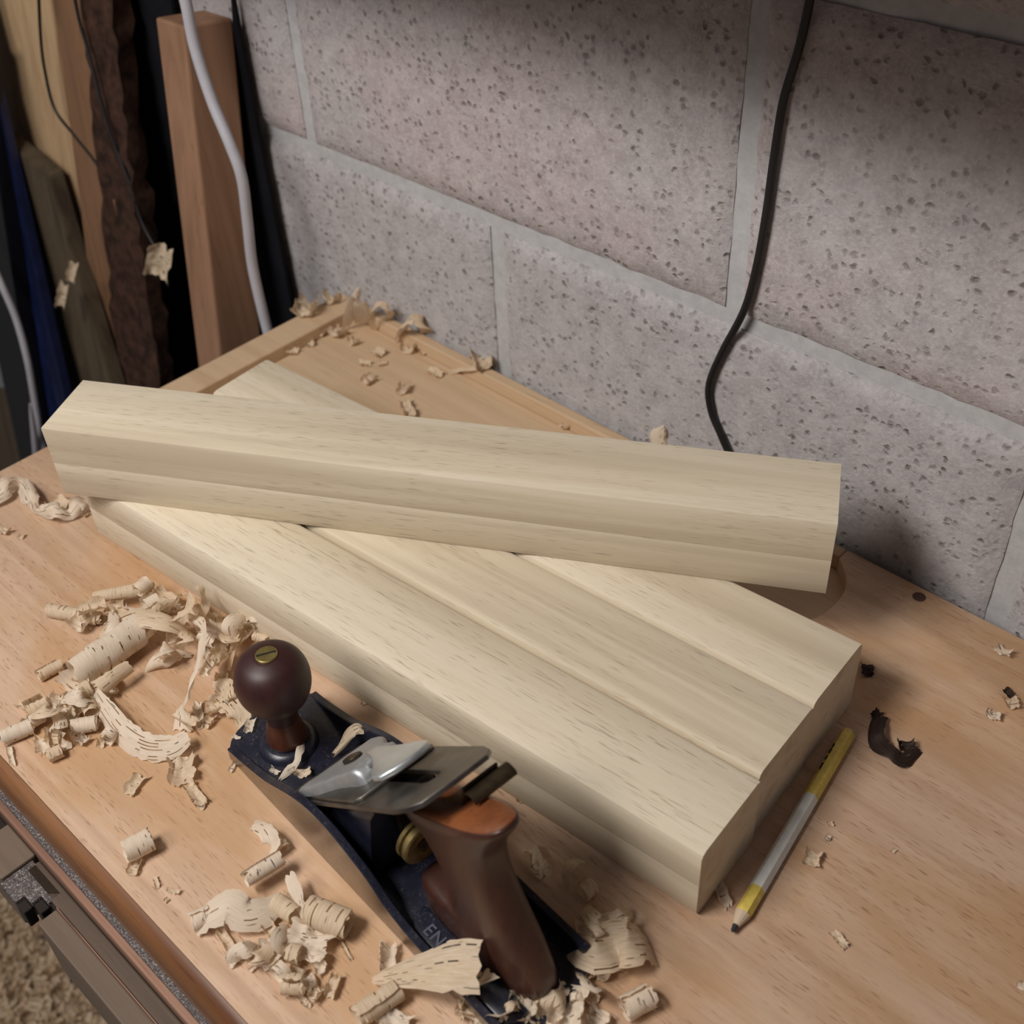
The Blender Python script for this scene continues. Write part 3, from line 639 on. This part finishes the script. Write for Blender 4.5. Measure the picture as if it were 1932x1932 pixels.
for k, (x, y, w_, h_, a_, l_, lab) in enumerate([
    (470, 1180, 42, 30, 40, .006, 'uppermost small curl behind the knob'), (488, 1200, 34, 34, 100, .003, 'small curl behind the knob touching the oak blank'), (462, 1212, 40, 30, 10, .004, 'loose curl half hidden behind the knob'), (505, 1195, 16, 26, 70, .0, 'tiny pale chip by the top of the knob'),
    (415, 1230, 40, 26, 130, .002, 'loose flake in the gap between strand and upright strip'), (404, 1180, 44, 26, 30, .004, 'brownish flake right of the feathery strand'), (392, 1245, 30, 30, 80, .0, 'small curl right of the twisted strand'),
    (345, 1202, 46, 30, 150, .010, 'flake under the top of the twisted strand'), (240, 1190, 40, 24, 60, .014, 'flake caught under the arched ribbon'), (160, 1185, 52, 30, 20, .002, 'flake at the foot of the arched ribbon'),
    (212, 1250, 34, 26, 70, .016, 'flake lying on the fattest roll'), (180, 1268, 38, 30, 110, .002, 'flake beside the left end of the fattest roll'), (146, 1262, 38, 32, 60, .0, 'ragged flake at the left end of the fattest roll'), (310, 1195, 34, 24, 10, .020, 'flake on top of the arched ribbon'),
    (352, 1370, 34, 44, 100, .004, 'frayed flake at the foot of the twisted strand'), (376, 1350, 26, 46, 60, .0, 'upright frayed curl right of the twisted strand'), (395, 1365, 34, 22, 20, .0, 'small flake between frayed curl and plane')]):
    flake(lab+', in the heap', (x, y), w_, h_, a_, group=HEAP, lift=l_, seed=k+20, bend=1.7, rough=.2, m=(M_shav, M_shavp)[k % 3 == 0])
roll('small stubby roll apart from the heap on its left', (76, 1284), (120, 1260), .0045, 1.8, group=HEAP)
def filler(label, group, spots, seed, lo, hi, lift):
    rf = random.Random(seed); nth = ['leftmost', 'second', 'third', 'fourth', 'fifth', 'sixth', 'seventh', 'eighth', 'ninth', 'tenth', 'eleventh', 'twelfth', 'thirteenth', 'fourteenth', 'fifteenth']
    order = sorted(spots); stem = label
    for k, (x, y) in enumerate(spots):
        i = order.index((x, y)); label = stem.replace('curl', ('flake', 'curl', 'roll')[k % 3], 1)+', '+('leftmost of them' if i == 0 else 'rightmost of them' if i == len(spots)-1 else nth[i]+' from the left')
        if k % 3 == 2:
            a = rf.uniform(0, 6.28); d = rf.uniform(10, 22); roll(label, (x-d*math.cos(a), y-d*math.sin(a)*.7), (x+d*math.cos(a), y+d*math.sin(a)*.7), rf.uniform(.0038, .0068), rf.uniform(.9, 1.7), group=group, lift=rf.uniform(0, lift), seed=seed+k, m=(M_shav, M_shavp)[k % 2])
        elif k % 3 == 1:
            a = rf.uniform(0, 6.28); L_ = rf.uniform(14, 30); c, s_ = math.cos(a)*L_, math.sin(a)*L_
            ribbon(label, [(x-c, y-s_, .002), (x-c*.3+s_*.3, y-s_*.3-c*.2, rf.uniform(.006, .018)), (x+c*.4, y+s_*.4, rf.uniform(.006, .016)), (x+c, y+s_, .003)], [.007, rf.uniform(.009, .015), .011, .006], group=group, ground=rf.uniform(0, lift), tw=(rf.uniform(0, 60), rf.uniform(-30, 60), rf.uniform(0, 80)), curl=rf.uniform(.6, 1.8), seed=seed+k, m=(M_shav, M_shavp)[k % 2])
        else: flake(label, (x, y), rf.uniform(lo, hi), rf.uniform(lo, hi)*.75, rf.uniform(0, 180), group=group, lift=rf.uniform(0, lift), seed=seed+k, bend=rf.uniform(1.2, 2.1), rough=.2, m=(M_shav, M_shavp)[k % 2])
filler('torn curl in the tangled back of the heap', 'curls in the tangled back of the heap', [(222, 1172), (256, 1150), (288, 1158), (330, 1158), (348, 1174), (300, 1178), (184, 1176), (208, 1206), (240, 1216), (330, 1212), (356, 1222), (280, 1140), (372, 1172), (318, 1236)], 400, 34, 52, .014)
filler('torn curl in the tangle between strand and knob', 'curls between the strand and the knob', [(424, 1190), (455, 1196), (480, 1190), (410, 1212), (440, 1222), (398, 1222), (420, 1256), (470, 1166), (496, 1216), (402, 1284), (424, 1318), (440, 1352), (416, 1350)], 430, 34, 54, .012)
filler('torn curl along the left foot of the heap', 'curls along the left foot of the heap', [(132, 1288), (150, 1328), (170, 1326), (128, 1350), (90, 1350), (74, 1368), (150, 1372), (112, 1380), (176, 1352), (84, 1408), (200, 1290), (210, 1400)], 460, 28, 46, .006)
LC = 'small curls at the lower left of the heap'
roll('pale roll nearest the front edge of the bench at the far left', (8, 1402), (66, 1378), .0055, 1.5, group=LC, m=M_shavp)
roll('short roll under the lower left of the heap', (140, 1382), (188, 1374), .0056, 1.7, group=LC, m=M_shavp)
roll('stubby roll lowest of the left curls', (94, 1436), (122, 1424), .0048, 1.6, group=LC)
roll('open curl at the left of the heap, highest of the small curls', (56, 1352), (92, 1334), .0066, .9, group=LC, th0=2.2)
for k, (x, y, w_, h_, a_, lab) in enumerate([(110, 1330, 44, 26, 30, 'curl between the open curl and the heap'), (122, 1352, 40, 26, 80, 'torn curl above the short roll'), (60, 1372, 44, 18, 0, 'thin strip above the pale roll'), (104, 1396, 46, 30, 50, 'crumpled curl in the middle of the left curls'), (118, 1412, 32, 24, 110, 'small bent flake over the stubby roll'),
        (48, 1338, 26, 34, 100, 'upright thin loop left of the open curl'), (160, 1400, 34, 16, 10, 'shred below the short roll'), (192, 1404, 24, 16, 60, 'little shred right of the short roll'), (22, 1428, 18, 34, 70, 'hooked shred hanging at the front edge of the bench'), (150, 1348, 38, 30, 20, 'loose flake at the lower left foot of the heap')]):
    flake(lab, (x, y), w_, h_, a_, group=LC, seed=k+50, bend=1.8, rough=.22, m=(M_shavp, M_shav)[k % 2])
BS = 'loose shavings on the bench in front of the plane'
flake('crumpled dull shaving between the heap and the side of the plane', (344, 1458), 58, 48, 60, group=BS, bend=1.1, rough=.25, seed=70)
flake('frayed tail of the crumpled shaving beside the plane', (368, 1502), 34, 50, 80, group=BS, bend=1.5, rough=.25, seed=71)
flake('small wrinkled chip alone below the heap', (254, 1484), 34, 34, 20, group=BS, bend=1.2, seed=72)
roll('pale loosely rolled shaving alone near the front edge', (240, 1622), (292, 1596), .0082, 1.1, group=BS, th0=3.6, m=M_shavp, slits=4)
flake('scrap tucked under the lone pale roll', (254, 1640), 34, 22, 40, group=BS, bend=1.6, seed=73)
flake('tiny bent chip just right of the lone pale roll', (296, 1668), 14, 20, 70, group=BS, bend=1.6, seed=74)
flake('thin sliver below the lone pale roll', (328, 1684), 26, 8, 30, group=BS, bend=.9, seed=75)
ribbon('curled ribbon shaving close to the side of the plane', [(478, 1554, .002), (500, 1566, .012), (512, 1592, .010), (508, 1612, .003)], [.008, .010, .011, .009], group=BS, ground=0, tw=(10, 20, 40), curl=.9, m=M_shavp)
roll('little ring curl at the end of the curled ribbon', (538, 1612), (530, 1600), .0046, 1.3, group=BS, th0=.5)
ribbon('widest silvery ribbon bent like an elbow near the front edge', [(364, 1752, .003), (392, 1722, .011), (428, 1706, .015), (462, 1724, .012), (500, 1714, .010), (536, 1690, .006)], [.012, .018, .021, .020, .018, .012], group=BS, ground=0, tw=(-10, 5, 18, 22, 10), curl=1.1, slits=12, na=8, m=M_shavp)
roll('dark mouthed roll end of the silvery ribbon', (366, 1752), (404, 1736), .0062, 1.4, group=BS, m=M_shavp)
roll('slim tube shaving slanting above the silvery ribbon', (472, 1684), (540, 1642), .0050, 1.7, group=BS, lift=.008, m=M_shavp)
ribbon('narrow flat strip hanging from the slim tube', [(545, 1648, .014), (556, 1676, .013), (566, 1704, .010), (574, 1732, .006), (582, 1756, .001)], [.006, .0075, .0055, .006, .005], group=BS, ground=0, tw=(10, 25, 35, 30), curl=.4, m=M_shavp)
roll('ribbed roll with dark splits lying toward the plane', (588, 1732), (662, 1762), .0088, 1.8, group=BS, slits=26, taper=.2, wob=.03)
roll('ribbed curl between the silvery ribbon and the ribbed roll', (524, 1712), (562, 1738), .0070, 1.2, group=BS, slits=8, th0=2.6)
flake('large crumpled pink shaving below the narrow strip', (584, 1782, .004), 84, 62, 30, group=BS, bend=.7, rough=.16, seed=80, lift=.003, n=16, slits=12, m=M_shavp)
flake('striped crumpled flake left of the large crumpled shaving', (514, 1806), 62, 44, 20, group=BS, bend=1.2, rough=.2, seed=81, m=M_shavp)
for k, (x, y, w_, h_, a_, lab) in enumerate([(430, 1782, 30, 52, 80, 'thin open curl below the silvery ribbon'), (446, 1812, 34, 26, 10, 'crinkled scrap below the thin open curl'), (505, 1742, 22, 34, 60, 'thin upright curl under the middle of the silvery ribbon'), (480, 1828, 16, 14, 0, 'tiny chip left of the striped flake'),
        (560, 1842, 46, 26, 20, 'curls under the large crumpled shaving'), (586, 1860, 38, 34, 70, 'looped curl lowest in the clump of curls'), (572, 1890, 20, 30, 90, 'hanging shred of the lowest curls'), (542, 1872, 20, 14, 40, 'dark edged chip left of the lowest curls'), (652, 1794, 12, 34, 75, 'fine hooked thread beside the ribbed roll'),
        (735, 1812, 54, 46, 50, 'cupped curl left of the big torn sheet'), (630, 1440 + 424, 36, 36, 30, 'folded striped scrap right of the lowest curls'), (440, 1448, 16, 20, 30, 'tiny chip against the side of the plane'), (315, 1700, 14, 8, 10, 'speck of wood near the thin sliver'), (690, 1320, 26, 22, 50, 'small curl between plane and oak blank')]):
    flake(lab, (x, y), w_, h_, a_, group=BS, seed=k+90, bend=1.8, rough=.2, m=(M_shav, M_shavp)[k % 2])
ribbon('big torn sheet of shaving draped over the heel of the plane', [(702, 1848, .003), (745, 1838, .010), (800, 1828, .020), (850, 1822, .028), (905, 1822, .033)], [.005, .013, .020, .026, .026], group=BS, tw=(0, 5, 12, 18, 22), curl=.5, slits=14, na=10, wave=.0015)
roll('torn curl hanging at the right end of the big torn sheet', (852, 1858, .012), (900, 1838, .020), .0052, 1.0, group=BS, ground=None, th0=1.0, slits=8)
ribbon('stringy loop hanging from the big torn sheet over the bench', [(930, 1832, .022), (905, 1850, .020), (886, 1872, .014), (872, 1898, .006), (868, 1925, .001)], [.009, .007, .005, .008, .006], group=BS, ground=0, tw=(0, 40, 80, 60), curl=1.2)
roll('rolled shaving at the bottom edge with an open hooked end', (676, 1932), (756, 1880), .0068, 1.4, group=BS, slits=10)
filler('torn curl in the clump below the silvery ribbon', 'curls in the clump below the silvery ribbon', [(512, 1762), (540, 1770), (560, 1812), (600, 1824), (486, 1800), (536, 1850), (598, 1880), (456, 1796), (556, 1872)], 490, 26, 44, .003)
filler('torn curl piled against the heel of the plane', 'torn curls piled against the heel of the plane', [(915, 1905), (940, 1915), (968, 1922), (1000, 1926), (1050, 1900), (1090, 1896), (890, 1915), (1115, 1850), (1098, 1818)], 520, 40, 64, .006)
flake('frayed scrap cut by the bottom edge of the picture', (744, 1930), 66, 34, 10, group=BS, bend=.9, rough=.2, seed=120, m=M_shavp)
HL = 'shavings round the heel of the plane'
for k, (x, y, z, w_, h_, a_, lab) in enumerate([(880, 1900, 0, 50, 40, 40, 'wrinkled curl left of the heel of the plane'), (900, 1925, .003, 54, 36, 90, 'frayed scrap at the bottom below the heel'), (955, 1890, .006, 34, 64, 60, 'tall looped curl in front of the heel'), (985, 1915, .004, 74, 36, 20, 'torn wide scrap below the handle'), (1010, 1892, .006, 52, 30, 10, 'bent chip just below the handle'),
        (1075, 1910, .003, 84, 60, 30, 'fan shaped pleated shaving right of the heel'), (1110, 1880, .0, 36, 30, 80, 'pale end of the fan shaped shaving'), (1130, 1925, 0, 60, 24, 10, 'strip cut by the bottom edge right of the fan'), (930, 1925, .0, 46, 28, 30, 'curled scrap between fan and looped curl'), (1040, 1928, .004, 60, 24, 0, 'crumpled scrap at the bottom below the fan')]):
    flake(lab, (x, y), w_, h_, a_, group=HL, seed=k+140, bend=1.5, rough=.2, lift=z, m=(M_shav, M_shavp)[k % 2], slits=8)
roll('pale roll alone at the bottom right of the heel', (1178, 1918), (1232, 1890), .0070, 1.3, group=HL, m=M_shavp)
RS = 'shavings between the handle and the end of the oak blanks'
ribbon('large folded sheet with a squared end right of the handle', [(1092, 1772, .004), (1122, 1790, .013), (1160, 1782, .008), (1185, 1775, .014), (1212, 1776, .009), (1226, 1786, .001)], [.020, .027, .028, .027, .026, .024], group=RS, ground=0, tw=(0, 5, 5, 0), curl=.35, slits=12, na=9, wave=.0012)
ribbon('bent strip standing against the oak blank', [(1098, 1622, .006), (1078, 1628, .016), (1066, 1652, .012), (1068, 1680, .001)], [.008, .008, .008, .006], group=RS, ground=0, tw=(10, 30, 45), curl=.5)
roll('small roll between the bent strip and the folded sheet', (1098, 1696), (1118, 1680), .0062, 1.3, group=RS)
ribbon('wavy curl along the top of the folded sheet', [(1102, 1712, .002), (1114, 1728, .008), (1128, 1744, .010), (1150, 1736, .004), (1170, 1726, .010), (1188, 1718, .004)], [.009, .010, .009, .008, .009], group=RS, ground=0, tw=(15, 30, 20), curl=1.2)
for k, (x, y, w_, h_, a_, lab) in enumerate([(1100, 1762, 44, 36, 40, 'pleated scrap at the left end of the folded sheet'), (1092, 1802, 40, 36, 80, 'crinkled scrap beside the base of the handle'), (1138, 1828, 50, 46, 30, 'striped scrap below the folded sheet'), (1108, 1836, 36, 30, 10, 'dull scrap between striped scrap and handle'), (1012, 1632, 44, 50, 70, 'shaded flake behind the handle'), (838, 1404, 40, 24, 30, 'pale flake between the blade and the oak blank'), (980, 1500, 30, 30, 60, 'flake wedged behind the lateral lever')]):
    flake(lab, (x, y), w_, h_, a_, group=RS, seed=k+170, bend=1.4, rough=.2, m=(M_shav, M_shavd)[0])
# bits on the plane itself
PB = 'bits of shaving caught on the plane'
ribbon('torn white strip lying across the front of the plane bed', [(527, 1472, .012), (546, 1452, .013), (558, 1440, .016), (566, 1416, .018), (572, 1394, .016), (563, 1378, .018)], [.002, .0055, .004, .0052, .0038, .0012], group=PB, tw=(10, 40, 0, 50, 20), curl=.7, slits=5, m=M_shavp)
ribbon('crinkled shaving rising out of the plane mouth', [(628, 1424, .016), (648, 1402, .021), (660, 1384, .026), (674, 1374, .030), (688, 1378, .028)], [.003, .005, .007, .007, .005], group=PB, tw=(20, 40, 10), curl=1.2, wave=.002)
flake('pale blob of shaving behind the foot of the knob', (472, 1368, .012), 24, 26, 40, group=PB, ground=.0107, bend=1.4, seed=200, m=M_shavp)
flake('narrow white chip on the left corner of the plane toe', (447, 1392, .0108), 18, 6, 20, group=PB, ground=.0107, bend=.6, seed=201, m=M_shavp)
flake('dusty shred at the left end of the plane mouth', (572, 1458, .012), 40, 16, 50, group=PB, ground=.0107, bend=1.3, seed=202)
flake('thin hooked shred on the left of the plane bed', (520, 1456, .012), 26, 8, 10, group=PB, ground=.0107, bend=1.2, seed=203, m=M_shavp)
# in and around the tray
TR = 'shavings in the bench tray behind the oak blanks'
zt = -.0114
def tr(lab, x, y, w_, h_, a_, sd, z=zt, m=None, bend=1.7, tilt=0, lift=0): flake(lab, (x, y, z), w_, h_, a_, group=TR, ground=z+lift, seed=sd, bend=bend, rough=.2, m=m, tilt=tilt)
tr('clump of shavings on the far corner of the end board', 582, 590, 66, 44, 30, 220, 0)
tr('flat shaving behind the clump on the end board corner', 626, 572, 52, 16, 10, 221, 0)
ribbon('tall curl standing on edge at the back corner of the tray', [(656, 620, zt), (660, 582, .016), (670, 552, .036), (682, 576, .022), (681, 614, zt)], [.012, .014, .014, .015, .012], group=TR, ground=zt, tw=(10, 10, 10), curl=.3, m=M_shavp)
ribbon('ring shaped curl right of the tall standing curl', [(706, 624, zt), (700, 595, .012), (714, 575, .024), (736, 588, .018), (732, 614, zt)], [.007, .008, .008, .008, .007], group=TR, ground=zt, tw=(0, 10, 0), curl=.3)
ribbon('ragged curl on the back rail right of the ring curl', [(752, 642, zt), (764, 612, .014), (784, 602, .020), (802, 618, .012), (810, 642, zt)], [.012, .016, .018, .014, .010], group=TR, ground=zt, tw=(15, 0, 10), curl=.8)
tr('crumpled flake standing on the back rail by the block joint', 906, 684, 62, 58, 60, 222, 0, bend=1.9)
ribbon('long strip reaching from the tray up to the back rail', [(846, 702, zt), (872, 694, zt+.006), (900, 690, .003), (928, 682, .004)], [.006, .010, .011, .008], group=TR, tw=(5, 10, 5), curl=.5)
for k, (x, y, w_, h_, lab) in enumerate([(640, 634, 44, 22, 'shred at the foot of the tall standing curl'), (606, 632, 34, 18, 'shred in the corner between end board and tray'), (584, 652, 30, 16, 'shred along the end board'), (712, 672, 36, 18, 'middle flake in the far part of the tray'), (688, 690, 22, 18, 'dark curl left of the middle flake'), (722, 690, 18, 14, 'chip right of the dark curl'), (698, 722, 32, 24, 'round curl alone in the middle of the tray'), (762, 738, 36, 24, 'curl nearer the beam, left of the pale one'),
        (768, 776, 36, 44, 'pale curl leaning on the askew oak blank'), (818, 708, 30, 28, 'brown curl left of the long strip'), (548, 668, 26, 24, 'pale curl near the end board'), (1078, 806, 24, 34, 'pale curl at the right end of the tray view'), (668, 650, 30, 14, 'shred in front of the tall curl'), (770, 664, 44, 16, 'strip in front of the ragged curl'), (796, 664, 22, 22, 'chip at the foot of the ragged curl')]):
    tr(lab, x, y, w_, h_, 30*k, 230+k)
tr('curl against the end board close to the askew oak blank', 396, 738, 36, 22, 20, 250)
ribbon('cream curl standing behind the askew oak blank at the wall', [(1238, 850, 0), (1242, 820, .014), (1252, 802, .022), (1264, 820, .014), (1266, 852, 0)], [.011, .014, .015, .014, .010], group=TR, ground=0, tw=(0, 0, 0), curl=.3, m=M_shavp)
# far left of the bench
FL = 'shavings on the bench at the left end'
ribbon('frayed ribbon at the left edge beside the askew oak blank', [(-14, 950, .002), (12, 920, .012), (40, 912, .006), (56, 942, .012), (70, 968, .003), (104, 962, .011), (132, 972, .004), (150, 952, .010), (178, 956, .002)], [.014, .017, .011, .016, .010, .017, .011, .014, .005], group=FL, ground=0, tw=(10, 60, 10, 70, 0, 60, 20), curl=1.5, slits=30, wave=.006, m=M_shavp)
for k, (x, y, w_, h_, lab) in enumerate([(164, 972, 20, 12, 'chip at the right end of the frayed ribbon'), (10, 1006, 34, 12, 'sliver below the frayed ribbon at the left edge'), (42, 1014, 16, 10, 'tiny chip beside the sliver at the left edge'), (6, 924, 34, 30, 'scrap tucked behind the frayed ribbon'), (60, 944, 40, 30, 'torn scrap under the first bend of the frayed ribbon'), (112, 958, 44, 26, 'torn scrap under the second bend of the frayed ribbon')]):
    flake(lab, (x, y), w_, h_, 20*k, group=FL, seed=260+k, bend=1.4)
# right part of the bench
RB = 'shavings on the right part of the bench'
ribbon('dark bark-brown curl right of the pencil', [(1660, 1352, .003), (1652, 1378, .006), (1658, 1402, .004), (1684, 1420, .007), (1706, 1432, .004), (1738, 1414, .002)], [.010, .010, .012, .009, .010, .004], group=RB, ground=0, tw=(15, 30, 10, 30), curl=.9, m=M_shavd)
for k, (x, y, w_, h_, a_, lab) in enumerate([(1708, 1412, 38, 18, 40, 'pale chip lying in the dark brown curl'), (1655, 1350, 22, 18, 0, 'pale scrap at the top of the dark brown curl'), (1532, 1622, 38, 26, 20, 'pale flake right of the pencil middle'), (1362, 1690, 30, 44, 60, 'pale flake between pencil point and oak blank'), (1582, 1776, 22, 30, 70, 'small white curl in the empty lower right of the bench'),
        (1892, 1232, 36, 14, 0, 'pale shred high at the right edge'), (1905, 1330, 34, 20, 40, 'scrap at the right edge below the pale shred'), (1872, 1352, 34, 16, 10, 'strip left of the scrap at the right edge'), (1900, 1310, 20, 16, 60, 'brown chip above the scrap at the right edge'), (1636, 1268, 30, 22, 30, 'dark scrap at the end of the rearmost oak blank'), (1566, 1556, 14, 8, 50, 'thin splinter right of the white pencil middle'), (1562, 1582, 14, 10, 0, 'white speck below the thin splinter'),
        (1686, 1606, 10, 8, 0, 'speck far right of the pencil'), (1926, 1862, 20, 12, 0, 'chip at the right edge near the bottom')]):
    flake(lab, (x, y), w_, h_, a_, group=RB, seed=280+k, bend=1.3, rough=.2, m=M_shavd if 'dark' in lab or 'brown chip' in lab else (M_shav, M_shavp)[k % 2])
# caught among the stored timber
def upright_flake(lab, x, y, yv, w_, h_, sd):
    o = flake(lab, (x, y), w_, h_, 0, group='shavings caught on the stored timber', ground=None, seed=sd, bend=1.5, m=M_shav)
    p = at(x, y, yv, 1); o.location = p; o.rotation_euler = (R(75), R(20), R(35)); k = (CAM-p).length/(CAM-at(x, y, 0)).length; o.scale = (k, k, k)
upright_flake('white shaving hanging in the dark left of the brown post', 306, 490, .416, 64, 52, 305)
upright_flake('upper shaving caught on the weathered board', 138, 512, .375, 24, 30, 301)
upright_flake('lower shaving caught on the weathered board', 120, 556, .370, 26, 36, 302)
# ------------------------------------------------------------------ shavings on the floor below the front of the bench
rn = random.Random(5); bm = bmesh.new(); st = []
for k in range(3000):
    px, py = rn.uniform(-120, 330), rn.uniform(1560, 2020); p = at(px, py, -.85)
    h = .05*max(0, noise.noise(Vector((p.x*6, p.y*6, 3)))+.25); p.z = -.849+rn.random()**1.5*h
    L_, W_ = rn.uniform(.012, .032), rn.uniform(.007, .016); Q = Matrix.Rotation(rn.uniform(0, 6.28), 3, 'Z') @ Matrix.Rotation(rn.gauss(0, .7), 3, 'X'); b = rn.uniform(.6, 2.4)
    g = []
    for i in range(5):
        t = (i/4-.5)*b*2
        for s in (-.5, .5): g.append(bm.verts.new(p+Vector((0, 0, .004))+Q @ Vector((math.sin(t)/b*L_*.5, s*W_, (1-math.cos(t))/b*L_*.5)))); st.append((i*.004, s*.005+k*.013, 0))
    for i in range(4): bm.faces.new((g[2*i], g[2*i+2], g[2*i+3], g[2*i+1]))
me = bpy.data.meshes.new('floor_shavings'); bm.to_mesh(me); bm.free(); me.materials.append(M_shav); me.polygons.foreach_set('use_smooth', [True]*len(me.polygons))
at_ = me.attributes.new('st', 'FLOAT_VECTOR', 'POINT'); at_.data.foreach_set('vector', [x for p in st for x in p])
tag(link(bpy.data.objects.new('floor_shavings', me)), 'litter of pale shavings covering the floor below the front of the bench', 'shavings', kind='stuff')
